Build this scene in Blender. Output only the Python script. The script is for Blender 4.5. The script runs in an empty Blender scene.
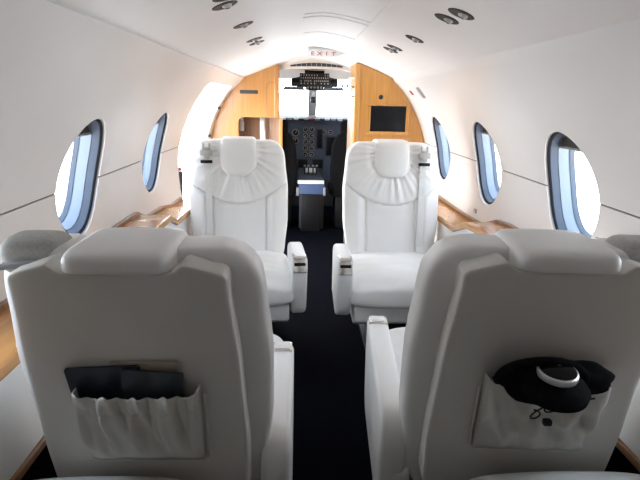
import bpy, bmesh, math, random
from mathutils import Vector, Matrix
random.seed(7)
PI = math.pi
C = bpy.context.scene.collection
sc = bpy.context.scene

# ---------------------------------------------------------------- materials
def new_mat(name):
    m = bpy.data.materials.new(name); m.use_nodes = True
    nt = m.node_tree; b = nt.nodes['Principled BSDF']
    return m, nt, b

def plain(name, col, rough=.5, metal=0., var=.06, scale=30., bump=0., coat=0., spec=.5):
    m, nt, b = new_mat(name)
    N, L = nt.nodes, nt.links
    tc = N.new('ShaderNodeTexCoord'); nz = N.new('ShaderNodeTexNoise')
    nz.inputs['Scale'].default_value = scale; nz.inputs['Detail'].default_value = 4
    L.new(tc.outputs['Object'], nz.inputs['Vector'])
    r = N.new('ShaderNodeValToRGB')
    r.color_ramp.elements[0].position = .3; r.color_ramp.elements[1].position = .7
    r.color_ramp.elements[0].color = tuple(c*(1-var) for c in col)+(1,)
    r.color_ramp.elements[1].color = tuple(min(1, c*(1+var)) for c in col)+(1,)
    L.new(nz.outputs['Fac'], r.inputs['Fac']); L.new(r.outputs['Color'], b.inputs['Base Color'])
    b.inputs['Roughness'].default_value = rough; b.inputs['Metallic'].default_value = metal
    b.inputs['Coat Weight'].default_value = coat; b.inputs['Coat Roughness'].default_value = .12
    b.inputs['Specular IOR Level'].default_value = spec
    if bump:
        n2 = N.new('ShaderNodeTexNoise'); n2.inputs['Scale'].default_value = scale*8; n2.inputs['Detail'].default_value = 3
        L.new(tc.outputs['Object'], n2.inputs['Vector'])
        bp = N.new('ShaderNodeBump'); bp.inputs['Strength'].default_value = bump; bp.inputs['Distance'].default_value = .002
        L.new(n2.outputs['Fac'], bp.inputs['Height']); L.new(bp.outputs['Normal'], b.inputs['Normal'])
    return m

def wood(name, c1, c2, axis='Z', rough=.28):
    m, nt, b = new_mat(name); N, L = nt.nodes, nt.links
    tc = N.new('ShaderNodeTexCoord'); mp = N.new('ShaderNodeMapping')
    s = {'Z': (14, 14, 1.2), 'Y': (14, 1.2, 14), 'X': (1.2, 14, 14)}[axis]
    mp.inputs['Scale'].default_value = s
    L.new(tc.outputs['Object'], mp.inputs['Vector'])
    nz = N.new('ShaderNodeTexNoise'); nz.inputs['Scale'].default_value = 2.6; nz.inputs['Detail'].default_value = 8; nz.inputs['Distortion'].default_value = .6
    L.new(mp.outputs['Vector'], nz.inputs['Vector'])
    r = N.new('ShaderNodeValToRGB')
    r.color_ramp.elements[0].position = .32; r.color_ramp.elements[1].position = .68
    r.color_ramp.elements[0].color = c1+(1,); r.color_ramp.elements[1].color = c2+(1,)
    L.new(nz.outputs['Fac'], r.inputs['Fac']); L.new(r.outputs['Color'], b.inputs['Base Color'])
    b.inputs['Roughness'].default_value = rough
    b.inputs['Coat Weight'].default_value = .35; b.inputs['Coat Roughness'].default_value = .1
    return m

M = {}
M['liner'] = plain('wall_liner', (.80, .79, .78), .30, var=.015, scale=3, coat=.25)
M['ceil'] = plain('ceiling_liner', (.82, .81, .80), .45, var=.015, scale=3)
M['groove'] = plain('groove_shade', (.16, .155, .15), .6)  # dark grey paints the shade inside the wall seam groove
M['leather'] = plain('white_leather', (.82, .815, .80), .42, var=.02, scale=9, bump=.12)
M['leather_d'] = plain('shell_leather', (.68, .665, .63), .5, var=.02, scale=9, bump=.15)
M['pocket'] = plain('pocket_leather', (.56, .545, .50), .48, var=.04, scale=14, bump=.15)
M['wood'] = wood('honey_wood', (.50, .225, .045), (.60, .30, .075), 'Z')
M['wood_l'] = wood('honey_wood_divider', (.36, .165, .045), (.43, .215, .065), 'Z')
M['wood_y'] = wood('honey_wood_ledge', (.46, .20, .05), (.60, .29, .085), 'Y', .2)
M['wood_d'] = wood('brown_wood', (.22, .11, .055), (.32, .17, .09), 'Z', .35)
M['wood_p'] = wood('pinkish_wood', (.52, .33, .22), (.6, .4, .28), 'Z', .35)
M['carpet'] = plain('navy_carpet', (.0028, .003, .0056), .95, var=.5, scale=160, bump=.6, spec=.03)
M['chrome'] = plain('brushed_metal', (.70, .68, .65), .25, metal=1., var=.05, scale=60)
M['steel'] = plain('dull_steel', (.45, .44, .42), .4, metal=.9, var=.05, scale=60)
M['black'] = plain('black_plastic', (.008, .008, .009), .45, var=.2, spec=.25)
M['blackcloth'] = plain('black_cloth', (.008, .008, .009), .9, var=.4, scale=60, bump=.5, spec=.06)
M['gloss'] = plain('black_gloss', (.008, .008, .01), .08, var=.1)
M['grey'] = plain('grey_plastic', (.30, .30, .31), .45)
M['dark'] = plain('dark_grey_plastic', (.04, .043, .05), .5, spec=.25)
M['panel'] = plain('blue_grey_panel', (.075, .10, .15), .5, var=.1, spec=.2)
M['screen'] = plain('screen_glass', (.004, .0045, .007), .35, var=.1, spec=.2)
M['ltgrey'] = plain('light_grey_plastic', (.62, .62, .61), .45)
M['white'] = plain('white_plastic', (.80, .79, .77), .35, var=.02)
M['strap'] = plain('belt_webbing', (.74, .74, .72), .7, var=.04, scale=90, bump=.3)
M['red'] = plain('red_print', (.36, .012, .02), .5)
M['bluebox'] = plain('blue_box', (.045, .085, .20), .45)
M['navy'] = plain('navy_cover', (.012, .017, .032), .35, var=.3, scale=40)
M['slate'] = plain('slate_cover', (.026, .034, .044), .4, var=.35, scale=40)
M['beige'] = plain('beige_paper', (.42, .36, .28), .6)
M['beigehdr'] = plain('beige_header', (.60, .54, .48), .55, var=.02)
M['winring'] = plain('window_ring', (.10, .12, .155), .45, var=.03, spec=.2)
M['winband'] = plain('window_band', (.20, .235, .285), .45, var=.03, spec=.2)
M['gasket'] = plain('window_gasket', (.012, .012, .016), .6, spec=.1)
M['shade'] = plain('window_shade', (.055, .05, .045), .6, spec=.1)
M['mesh'] = plain('grey_mesh', (.50, .49, .47), .8, var=.14, scale=260, bump=.3)
M['silver'] = plain('bright_silver', (.82, .82, .82), .35, metal=.6, var=.03)
M['fitting'] = plain('grey_fitting', (.46, .45, .43), .4)
M['visor'] = plain('visor_tint', (.16, .22, .32), .4)
M['green'] = plain('gauge_print', (.35, .42, .40), .5)

def pane_mat():
    m = bpy.data.materials.new('window_pane'); m.use_nodes = True
    nt = m.node_tree; N, L = nt.nodes, nt.links
    for n in list(N): N.remove(n)
    o = N.new('ShaderNodeOutputMaterial'); mix = N.new('ShaderNodeMixShader')
    t = N.new('ShaderNodeBsdfTransparent'); g = N.new('ShaderNodeBsdfGlossy')
    tc = N.new('ShaderNodeTexCoord'); nz = N.new('ShaderNodeTexNoise'); r = N.new('ShaderNodeValToRGB')
    nz.inputs['Scale'].default_value = 2
    L.new(tc.outputs['Object'], nz.inputs['Vector']); L.new(nz.outputs['Fac'], r.inputs['Fac'])
    r.color_ramp.elements[0].color = (.95, .97, .98, 1); r.color_ramp.elements[1].color = (.98, .99, 1, 1)
    L.new(r.outputs['Color'], t.inputs['Color'])
    g.inputs['Roughness'].default_value = .02; mix.inputs['Fac'].default_value = .05
    L.new(t.outputs['BSDF'], mix.inputs[1]); L.new(g.outputs['BSDF'], mix.inputs[2])
    L.new(mix.outputs['Shader'], o.inputs['Surface'])
    return m
M['pane'] = pane_mat()

# ---------------------------------------------------------------- mesh helpers
def sharpen(bm, ang=35):
    bm.normal_update()
    for f in bm.faces: f.smooth = True
    for e in bm.edges:
        e.smooth = not (len(e.link_faces) == 2 and e.calc_face_angle(0) > math.radians(ang))

def obj(name, bm, mats, parent=None, ang=35, norm=True):
    if norm: bmesh.ops.recalc_face_normals(bm, faces=bm.faces)
    sharpen(bm, ang)
    me = bpy.data.meshes.new(name); bm.to_mesh(me); bm.free()
    for m in (mats if isinstance(mats, (list, tuple)) else [mats]): me.materials.append(m)
    o = bpy.data.objects.new(name, me); C.objects.link(o)
    if parent: o.parent = parent
    return o

def tag(o, label, cat, group=None):
    o['label'] = label; o['category'] = cat
    if group: o['group'] = group
    return o

def thing(name, label, cat, loc=(0, 0, 0), rotz=0, group=None):
    o = bpy.data.objects.new(name, None); C.objects.link(o)
    o.empty_display_size = .1
    o.location = loc; o.rotation_euler = (0, 0, rotz)
    return tag(o, label, cat, group)

def holder(name, loc=(0, 0, 0)):
    o = bpy.data.objects.new(name, None); C.objects.link(o); o.location = loc
    o['kind'] = 'structure'
    return o

def struct(name, bm, mats, parent=None, ang=35):
    o = obj(name, bm, mats, parent, ang)
    if not parent: o['kind'] = 'structure'
    return o

def box(bm, lo, hi, bev=0, seg=2, mi=0, mat=None):
    """box between corners lo and hi, optional bevel, optional extra transform"""
    t = bmesh.new()
    bmesh.ops.create_cube(t, size=1)
    for v in t.verts:
        v.co = Vector([(lo[i]+hi[i])/2 + v.co[i]*(hi[i]-lo[i]) for i in range(3)])
    if bev: bmesh.ops.bevel(t, geom=list(t.edges), offset=bev, segments=seg, profile=.5, affect='EDGES')
    if mat: bmesh.ops.transform(t, matrix=mat, verts=t.verts)
    for f in t.faces: f.material_index = mi
    merge(bm, t)

def merge(bm, t):
    me = bpy.data.meshes.new('tmp'); t.to_mesh(me); t.free(); bm.from_mesh(me); bpy.data.meshes.remove(me)

def boxbm(lo, hi, bev=0, seg=2):
    bm = bmesh.new(); box(bm, lo, hi, bev, seg); return bm

def prism(pts, axis, a, b, bev=0, seg=2):
    """closed polygon extruded along an axis; pts give the two other coordinates in axis order"""
    bm = bmesh.new()
    def P(p, w):
        if axis == 0: return (w, p[0], p[1])
        if axis == 1: return (p[0], w, p[1])
        return (p[0], p[1], w)
    A = [bm.verts.new(P(p, a)) for p in pts]; B = [bm.verts.new(P(p, b)) for p in pts]
    n = len(pts)
    bm.faces.new(A); bm.faces.new(B)
    for i in range(n): bm.faces.new((A[i], A[(i+1) % n], B[(i+1) % n], B[i]))
    bmesh.ops.recalc_face_normals(bm, faces=bm.faces)
    if bev:
        bm.normal_update()
        ed = [e for e in bm.edges if e.calc_face_angle(0) > .5]
        bmesh.ops.bevel(bm, geom=ed, offset=bev, segments=seg, profile=.5, affect='EDGES')
    return bm

def tube(bm, pts, r, n=8, caps=True):
    pts = [Vector(p) for p in pts]; rings = []
    prev = None
    for i, p in enumerate(pts):
        d = (pts[min(i+1, len(pts)-1)] - pts[max(i-1, 0)]).normalized()
        if prev is None:
            a = d.orthogonal().normalized()
        else:
            a = (prev - d*prev.dot(d))
            a = a.normalized() if a.length > 1e-5 else d.orthogonal().normalized()
        prev = a; b = d.cross(a)
        rr = r[i] if isinstance(r, (list, tuple)) else r
        rings.append([bm.verts.new(p + (a*math.cos(2*PI*k/n) + b*math.sin(2*PI*k/n))*rr) for k in range(n)])
    for i in range(len(rings)-1):
        for k in range(n): bm.faces.new((rings[i][k], rings[i][(k+1) % n], rings[i+1][(k+1) % n], rings[i+1][k]))
    if caps: bm.faces.new(rings[0]); bm.faces.new(rings[-1])

def lathe(bm, prof, mtx=None, n=28, sx=1, sy=1, cap0=True, cap1=True, mi=0):
    """profile of (radius, height) revolved about local z"""
    mtx = mtx or Matrix()
    rings = []
    for r, h in prof:
        rings.append([bm.verts.new(mtx @ Vector((r*sx*math.cos(2*PI*k/n), r*sy*math.sin(2*PI*k/n), h))) for k in range(n)])
    fs = []
    for i in range(len(rings)-1):
        for k in range(n): fs.append(bm.faces.new((rings[i][k], rings[i][(k+1) % n], rings[i+1][(k+1) % n], rings[i+1][k])))
    if cap0: fs.append(bm.faces.new(rings[0]))
    if cap1: fs.append(bm.faces.new(rings[-1]))
    for f in fs: f.material_index = mi

def lathe_bm(*a, **k):
    bm = bmesh.new(); lathe(bm, *a, **k); return bm

def lerp(tab, x):
    if x <= tab[0][0]: return tab[0][1]
    for (a, b), (c, d) in zip(tab, tab[1:]):
        if x <= c:
            t = (x-a)/(c-a); t = t*t*(3-2*t)*.5 + t*.5
            return b+(d-b)*t
    return tab[-1][1]

def sstep(a, b, x):
    t = max(0, min(1, (x-a)/(b-a))); return t*t*(3-2*t)

def slab(hw, z0, z1, front, back, nx=60, nz=60, rt=.06, rb=.04, p=5, pz=6, warp=None, mid=None, cx=0):
    """upholstered slab: half width hw(z), front(x,z) and back(x,z) surfaces closing softly at the rim"""
    bm = bmesh.new()
    ss = [math.sin(PI/2*(-1+2*i/nx)) for i in range(nx+1)]
    tt = [.5+.5*math.sin(PI/2*(-1+2*j/nz)) for j in range(nz+1)]
    def edge(v, q): return max(0, 1-abs(v)**q)**(1/q)
    F, B = {}, {}
    for j, t in enumerate(tt):
        z = z0+(z1-z0)*t; h = hw(z)
        dt = z1-z; db = z-z0
        if dt < rt: h -= rt-math.sqrt(max(0, rt*rt-(rt-dt)**2))
        if db < rb: h -= rb-math.sqrt(max(0, rb*rb-(rb-db)**2))
        for i, s in enumerate(ss):
            x = s*h
            e = min(1, edge(s, p)*edge(2*t-1, pz))
            yf, yb = front(x, z), back(x, z)
            m = mid(x, z) if mid else (yf+yb)/2
            a = Vector((x+cx, m+(yf-m)*e, z)); b = Vector((x+cx, m+(yb-m)*e, z))
            if warp: a, b = warp(a), warp(b)
            F[i, j] = bm.verts.new(a)
            rim = i in (0, nx) or j in (0, nz)
            B[i, j] = F[i, j] if rim else bm.verts.new(b)
    for j in range(nz):
        for i in range(nx):
            bm.faces.new((F[i, j], F[i+1, j], F[i+1, j+1], F[i, j+1]))
            q = [B[i, j], B[i, j+1], B[i+1, j+1], B[i+1, j]]
            u = []
            for v in q:
                if v not in u: u.append(v)
            if len(u) >= 3:
                try: bm.faces.new(u)
                except ValueError: pass
    bmesh.ops.remove_doubles(bm, verts=bm.verts, dist=1e-5)
    return bm

def boolean(o, cut, op='DIFFERENCE'):
    md = o.modifiers.new('b', 'BOOLEAN'); md.operation = op; md.object = cut; md.solver = 'EXACT'
    bpy.context.view_layer.update()
    dg = bpy.context.evaluated_depsgraph_get()
    me = bpy.data.meshes.new_from_object(o.evaluated_get(dg))
    o.modifiers.clear()
    old = o.data; o.data = me; bpy.data.meshes.remove(old)
    bpy.data.objects.remove(cut)
    bm = bmesh.new(); bm.from_mesh(o.data)
    sharpen(bm, 30); bm.to_mesh(o.data); bm.free()

# ---------------------------------------------------------------- fuselage cross section
PROF = [(.69, 0), (.76, .12), (.83, .3), (.885, .5), (.912, .68), (.92, .82), (.908, .97), (.866, 1.11), (.80, 1.245), (.721, 1.362), (.632, 1.452)]
def catmull(P, n):
    out = []
    for i in range(len(P)-1):
        p0, p1, p2, p3 = P[max(i-1, 0)], P[i], P[i+1], P[min(i+2, len(P)-1)]
        for k in range(n):
            t = k/n
            out.append(tuple(.5*((2*p1[c]) + (-p0[c]+p2[c])*t + (2*p0[c]-5*p1[c]+4*p2[c]-p3[c])*t*t + (-p0[c]+3*p1[c]-3*p2[c]+p3[c])*t**3) for c in (0, 1)))
    out.append(P[-1]); return out
WALL = catmull(PROF, 5)
def xw(z):
    for (a, b), (c, d) in zip(WALL, WALL[1:]):
        if b <= z <= d: return a+(c-a)*(z-b)/(d-b)
    return WALL[-1][0] if z > 1 else WALL[0][0]
SEAM = .985
def ceil_z(x):
    u = min(1, abs(x)/.655)
    return 1.462+.208*(1-(u*u+.004)**.74)
YB, YDR, YDL = -1.1, 4.05, 4.70       # aft wall, right cabinet face, left divider face
YC = 4.78                              # end of the cabin lining

def wall(side, y1):
    inner = []
    for (x, z), (x2, z2) in zip(WALL, WALL[1:]):
        inner.append((x, z))
        if z < SEAM < z2:
            a, b = SEAM-.003, SEAM+.003
            inner += [(xw(a), a), (xw(a)+.006, a+.0005), (xw(b)+.006, b-.0005), (xw(b), b)]
    inner.append(WALL[-1]); inner.append((.60, 1.478 if side < 0 else 1.505))
    outer = []
    pts = [(.69, -.02)]+WALL+[(.60, 1.51)]
    cz = .78
    for x, z in reversed(pts):
        d = Vector((x, (z-cz)*.8)).normalized()
        outer.append((x+d.x*.115, z+d.y*.115))
    prof = [(.69, -.02)]+inner+outer
    bm = bmesh.new()
    ny = 14
    ys = [YB+(y1-YB)*k/ny for k in range(ny+1)]
    R = [[bm.verts.new((side*x, y, z)) for x, z in prof] for y in ys]
    n = len(prof)
    for k in range(ny):
        for i in range(n):
            f = bm.faces.new((R[k][i], R[k][(i+1) % n], R[k+1][(i+1) % n], R[k+1][i]))
            za = prof[i][1]; zb = prof[(i+1) % n][1]
            if abs(za-SEAM) < .0027 and abs(zb-SEAM) < .0027: f.material_index = 1
    bm.faces.new(R[0]); bm.faces.new(R[-1])
    bmesh.ops.recalc_face_normals(bm, faces=bm.faces)
    return bm

# window frame: axes on the wall (u along Y, v up the wall, n outwards)
ZC = .998; WA, WB = .185, .222
def win_frame(side, yc):
    zc = ZC+(.014 if side < 0 else 0)
    o = Vector((side*xw(zc), yc, zc))
    n = Vector((side*.968, 0, .25)).normalized()
    u = Vector((0, 1, 0)); v = Vector((-side*.25, 0, .968)).normalized()
    return o, u, v, n

def ell_rings(side, yc, stations, n=56, close=None):
    """stations (depth, du, dv): ellipse grown by du, dv at a depth outwards"""
    o, u, v, nn = win_frame(side, yc); bm = bmesh.new(); R = []
    def sag(t):                          # how far the lining is from the window plane at height t
        p = o+v*t
        for _ in range(6):
            p = p+nn*((xw(p.z)-abs(p.x))*.968)
        return (p-o-v*t).dot(nn)
    for d, da, db in stations:
        R.append([bm.verts.new(o+nn*(d+sag(WB*math.sin(2*PI*k/n)))+u*((WA+da)*math.cos(2*PI*k/n))+v*((WB+db)*math.sin(2*PI*k/n))) for k in range(n)])
    for a, b in zip(R, R[1:]):
        for k in range(n): bm.faces.new((a[k], a[(k+1) % n], b[(k+1) % n], b[k]))
    if close == 'solid':
        a, b = R[-1], R[0]
        for k in range(n): bm.faces.new((a[k], a[(k+1) % n], b[(k+1) % n], b[k]))
    if close == 'caps': bm.faces.new(R[0]); bm.faces.new(R[-1])
    return bm

RIGHT_W = [1.795, 2.645, 3.525, .93]
LEFT_W = [1.855, 2.80, .93]
wl = struct('wall_left', wall(-1, YC), [M['liner'], M['groove']], ang=30)
wr = struct('wall_right', wall(1, YC), [M['liner'], M['groove']], ang=30)
for side, w, ys in ((1, wr, RIGHT_W), (-1, wl, LEFT_W)):
    for yc in ys:
        cut = obj('cutter', ell_rings(side, yc, [(-.10, .012, .012), (-.02, .006, .006), (.0, .003, .003), (.008, .0, .0), (.2, -.004, -.004)], close='caps'), M['liner'])
        boolean(w, cut)
# entry door opening in the left wall
DY0, DY1, DZ = 3.42, 4.56, 1.40
cut = obj('cutter', boxbm((-1.3, DY0, .0), (-.5, DY1, DZ), .06, 3), M['liner']); boolean(wl, cut)

def window(num, side, yc, shade=True):
    h = holder('window_%d' % num, win_frame(side, yc)[0])
    inv = Matrix.Translation(-h.location)
    def part(name, bm, m):
        bmesh.ops.transform(bm, matrix=inv, verts=bm.verts); return obj(name, bm, m, h, 40)
    part('window_gasket', ell_rings(side, yc, [(.010, .001, .001), (.008, -.006, -.006), (.018, -.009, -.009), (.020, .001, .001)], close='solid'), M['gasket'])
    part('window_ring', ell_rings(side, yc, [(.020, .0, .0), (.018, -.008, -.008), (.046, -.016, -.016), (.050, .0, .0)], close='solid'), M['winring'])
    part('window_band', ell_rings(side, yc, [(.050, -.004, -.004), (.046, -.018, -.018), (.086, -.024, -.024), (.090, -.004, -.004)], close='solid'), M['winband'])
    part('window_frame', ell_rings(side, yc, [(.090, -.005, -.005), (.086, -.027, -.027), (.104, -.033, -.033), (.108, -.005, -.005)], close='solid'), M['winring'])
    part('window_pane', ell_rings(side, yc, [(.098, -.030, -.030), (.100, -.030, -.030)], close='caps'), M['pane'])
    if shade:
        o, u, v, n = win_frame(side, yc); bm = bmesh.new()
        a, b = WA-.021, WB-.021
        th0 = math.asin(.72)
        F, B = [], []
        N = 22
        for k in range(N+1):
            th = th0+(PI-2*th0)*k/N
            p = o+u*(a*math.cos(th))+v*(b*math.sin(th))
            F.append(bm.verts.new(p+n*.034)); B.append(bm.verts.new(p+n*.039))
        bm.faces.new(F); bm.faces.new(B)
        for k in range(N+1):
            q = (k+1) % (N+1); bm.faces.new((F[k], F[q], B[q], B[k]))
        part('window_shade', bm, M['shade'])
        bm = bmesh.new()
        p0 = o+u*(a*math.cos(th0))+v*(b*math.sin(th0))+n*.036; p1 = o-u*(a*math.cos(th0))+v*(b*math.sin(th0))+n*.036
        tube(bm, [p0, p1], .006, 8); part('window_shade_rail', bm, M['grey'])
num = 1
for yc in RIGHT_W: window(num, 1, yc); num += 1
for yc in LEFT_W: window(num, -1, yc); num += 1

# ceiling
def ceiling():
    xs = [-.655+1.31*k/56 for k in range(57)]
    low = [(x, ceil_z(x)) for x in xs]
    low[0] = (-.655, 1.452); low[-1] = (.655, 1.452)
    pr = low+[(x, z+.05+.05*(1-abs(x)/.66)) for x, z in reversed(low)]
    bm = bmesh.new(); n = len(pr)
    ys = [YB, 0, 1, 2, 3, 4, YC]
    R = [[bm.verts.new((x, y, z)) for x, z in pr] for y in ys]
    for a, b in zip(R, R[1:]):
        for i in range(n): bm.faces.new((a[i], a[(i+1) % n], b[(i+1) % n], b[i]))
    bm.faces.new(R[0]); bm.faces.new(R[-1])
    return bm
struct('ceiling', ceiling(), M['ceil'])
# floor and aft wall
struct('floor', boxbm((-.80, YB, -.05), (.80, 6.6, 0)), M['carpet'])
rear = [(x, z) for x, z in [(-.80, -.03)]+[(-a-.05, b) for a, b in WALL]+[(0, 1.75)]+[(a+.05, b) for a, b in reversed(WALL)]+[(.80, -.03)]]
struct('wall_rear', prism(rear, 1, YB-.06, YB+.01), M['liner'])

# ceiling inspection panels: thin raised outlines following the curve
def arc_frame(x0, x1, y0, y1, w=.007, h=.0025, n=14):
    bm = bmesh.new()
    def strip(pts, wy):
        for (xa, ya, xb, yb) in pts:
            vs = []
            for dx, dy in ((xa, ya), (xb, ya), (xb, yb), (xa, yb)): vs.append((dx, dy))
            lo = [bm.verts.new((x, y, ceil_z(x)-h)) for x, y in vs]; hi = [bm.verts.new((x, y, ceil_z(x)+.004)) for x, y in vs]
            bm.faces.new(lo); bm.faces.new(hi)
            for k in range(4): bm.faces.new((lo[k], lo[(k+1) % 4], hi[(k+1) % 4], hi[k]))
    xs = [x0+(x1-x0)*k/n for k in range(n+1)]
    for y in (y0, y1-w): strip([(a, y, b, y+w) for a, b in zip(xs, xs[1:])], w)
    for x in (x0, x1-w): strip([(x, y0, x+w, y1)], w)
    return bm
for i, (a, b, c, d) in enumerate([(-.09, .21, 1.75, 2.35), (-.09, .21, 2.43, 2.98)]):
    struct('trim_%d' % (i+1), arc_frame(a, b, c, d), M['ceil'])

# ---------------------------------------------------------------- side consoles (ledges)
def console(side, prof, label, name='side_console'):
    """prof: (y, top height) along the wall"""
    t = thing(name, label, 'ledge', (side*.8, 1.5, 0))
    off = Matrix.Translation((-side*.8, -1.5, 0))
    xi = .748
    def strip(xa_f, xb_f, zlo, zhi, ys, bev=0):
        bm = bmesh.new(); R = []
        for y in ys:
            z1 = zhi(y); z0 = zlo(y)
            R.append([bm.verts.new(p) for p in ((side*xa_f(z0), y, z0), (side*xb_f(z0), y, z0), (side*xb_f(z1), y, z1), (side*xa_f(z1), y, z1))])
        for a, b in zip(R, R[1:]):
            for i in range(4): bm.faces.new((a[i], a[(i+1) % 4], b[(i+1) % 4], b[i]))
        bm.faces.new(R[0]); bm.faces.new(R[-1])
        bmesh.ops.recalc_face_normals(bm, faces=bm.faces)
        if bev:
            bm.normal_update()
            ed = [e for e in bm.edges if e.calc_face_angle(0) > .9]
            bmesh.ops.bevel(bm, geom=ed, offset=bev, segments=3, profile=.5, affect='EDGES')
        bmesh.ops.transform(bm, matrix=off, verts=bm.verts)
        return bm
    ys = [p[0] for p in prof]
    top = lambda y: lerp(prof, y)
    obj('ledge_top', strip(lambda z: xi-.012, lambda z: xw(z)-.003, lambda y: top(y)-.034, top, ys, .008), M['wood_y'], t)
    # inlaid tray line and raised outer lip of the ledge
    obj('ledge_lip', strip(lambda z: xw(z)-.022, lambda z: xw(z)-.002, lambda y: top(y)+.001, lambda y: top(y)+.014, ys), M['wood_d'], t)
    obj('fascia', strip(lambda z: xi, lambda z: xw(z)-.004, lambda y: .46, lambda y: top(y)-.035, ys), M['leather'], t)
    obj('lower_trim', strip(lambda z: xi-.008, lambda z: xw(z)-.004, lambda y: .435, lambda y: .458, ys, .004), M['wood_d'], t)
    obj('kick_panel', strip(lambda z: xi+.006, lambda z: xw(z)-.004, lambda y: .17, lambda y: .434, ys), M['carpet'], t)
    return t
pr = [(-1.05, .735), (2.30, .735), (2.42, .725), (2.62, .655), (3.0, .645), (3.98, .645)]
console(1, pr, 'long honey wood ledge with a step under the right-hand windows')
pl = [(-1.05, .735), (2.30, .735), (2.46, .735), (2.60, .680), (2.9, .672), (3.12, .64), (3.36, .64)]
console(-1, pl, 'honey wood ledge under the left-hand windows, ending at the open doorway')

# ---------------------------------------------------------------- ceiling lights
def place_on_ceiling(x, y):
    s = (ceil_z(x+.01)-ceil_z(x-.01))/.02
    n = Vector((s, 0, -1)).normalized()           # into the cabin
    u = Vector((1, 0, s)).normalized(); v = n.cross(u)
    m = Matrix((u, v, n)).transposed().to_4x4(); m.translation = (x, y, ceil_z(x))
    return m
def reading_light():
    t = thing('reading_light', 'x', 'light', group='gooseneck reading lights')
    obj('bezel', lathe_bm([(.036, -.004), (.047, -.003), (.048, .001), (.045, .0025), (.036, .0018), (.002, .0015)], cap0=False, cap1=True), M['black'], t)
    obj('eyeball', lathe_bm([(.019, -.006), (.0185, .003), (.016, .008), (.0115, .010), (.010, .008)], Matrix.Translation((.006, .004, 0)) @ Matrix.Rotation(.35, 4, 'X'), cap0=False), M['steel'], t)
    obj('lens', lathe_bm([(.012, 0), (.010, .0125), (.001, .013)], Matrix.Translation((.006, .004, 0)) @ Matrix.Rotation(.35, 4, 'X')), M['gloss'], t)
    del t['group']
    return t
def dup(root, name=None):
    r = root.copy(); C.objects.link(r)
    for ch in list(root.children):
        c = ch.copy(); C.objects.link(c); c.parent = r; c.matrix_parent_inverse = Matrix()
        for g in ch.children:
            d = g.copy(); C.objects.link(d); d.parent = c; d.matrix_parent_inverse = Matrix()
    return r
rl = reading_light()
spots = [(-.325, 1.655, 'left ceiling light nearest the camera, cut by the top edge'), (-.345, 1.765, 'left silver eyeball ceiling light just ahead of the one cut by the frame'),
         (-.335, 2.22, 'single left ceiling light between the front and rear pairs'), (-.335, 2.74, 'left ceiling light, nearer one of the far pair'), (-.335, 2.885, 'left ceiling light closest to the wooden divider'),
         (.400, 1.675, 'right black rimmed ceiling light nearest the camera'), (.390, 1.80, 'right silver eyeball ceiling light just ahead of the nearest one'),
         (.400, 2.335, 'single right ceiling light between the near and far pairs'), (.390, 2.76, 'right ceiling light, nearer one of the far pair'), (.390, 2.88, 'right ceiling light closest to the screen cabinet')]
for i, (x, y, lab) in enumerate(spots):
    o = rl if i == 0 else dup(rl)
    o.matrix_world = place_on_ceiling(x, y) @ Matrix.Rotation(random.uniform(-.6, .6), 4, 'Z')
    o.scale = (.92, .92, .92)
    tag(o, lab, 'ceiling light', 'round reading lights in the ceiling')

# exit sign on the ceiling
def text_bm(s, size, depth=.0005):
    cu = bpy.data.curves.new('txt', 'FONT'); cu.body = s; cu.size = size; cu.align_x = 'CENTER'; cu.align_y = 'CENTER'; cu.extrude = depth; cu.resolution_u = 3
    o = bpy.data.objects.new('txt', cu); C.objects.link(o)
    bpy.context.view_layer.update()
    me = bpy.data.meshes.new_from_object(o.evaluated_get(bpy.context.evaluated_depsgraph_get()))
    bm = bmesh.new(); bm.from_mesh(me); bpy.data.meshes.remove(me); bpy.data.objects.remove(o); bpy.data.curves.remove(cu)
    return bm
t = thing('exit_sign', 'pale exit sign with red letters on the ceiling before the cockpit', 'sign')
# tilted to face aft as a shallow wedge
t.matrix_world = Matrix.Translation((.062, 3.80, ceil_z(.20)-.001)) @ Matrix.Rotation(math.radians(145), 4, 'X')
pts = [(-.135, 0), (-.11, -.035), (.10, -.035), (.16, 0), (.10, .035), (-.11, .035)]
obj('sign_body', prism([(x, y) for x, y in pts], 2, -.03, .012, .005), M['ltgrey'], t)
for k, ch in enumerate('EXIT'):
    bm = text_bm(ch, .055); bmesh.ops.translate(bm, vec=(-.075+.05*k, 0, .0135), verts=bm.verts); obj('letter', bm, M['red'], t)

# right placard, grille and switch
def on_wall(side, y, z):
    x = xw(z); s = (xw(z+.02)-xw(z-.02))/.04
    n = Vector((-side, 0, s)).normalized()          # into the cabin
    v = Vector((side*s, 0, 1)).normalized(); u = v.cross(n)
    m = Matrix((u, v, n)).transposed().to_4x4(); m.translation = (side*x, y, z); return m
t = thing('warning_placard', 'small white placard with red mark on right wall by screen cabinet', 'sign')
t.matrix_world = on_wall(1, 3.80, 1.375)
obj('plate', boxbm((-.075, -.035, -.004), (.075, .035, .004), .003), M['white'], t)
obj('red_mark', boxbm((.0, -.026, .0035), (.065, .012, .0056)), M['red'], t)
t = thing('air_grille', 'narrow slotted grey grille on the right wall above third window', 'vent')
t.matrix_world = on_wall(1, 3.50, 1.365)
obj('backing', boxbm((-.04, -.045, -.004), (.04, .045, .003), .002), M['grey'], t)
for k in range(6): obj('slat', boxbm((-.036, -.04+k*.0145, .002), (.036, -.034+k*.0145, .006)), M['steel'], t)
t = thing('wall_switch', 'tiny grey switch plate on right wall above the ledge', 'switch')
t.matrix_world = on_wall(1, 2.78, .705)
obj('plate', boxbm((-.022, -.012, -.003), (.022, .012, .003), .002), M['grey'], t)
obj('button', boxbm((-.008, -.006, .0028), (.008, .006, .006), .001), M['ltgrey'], t)

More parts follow.
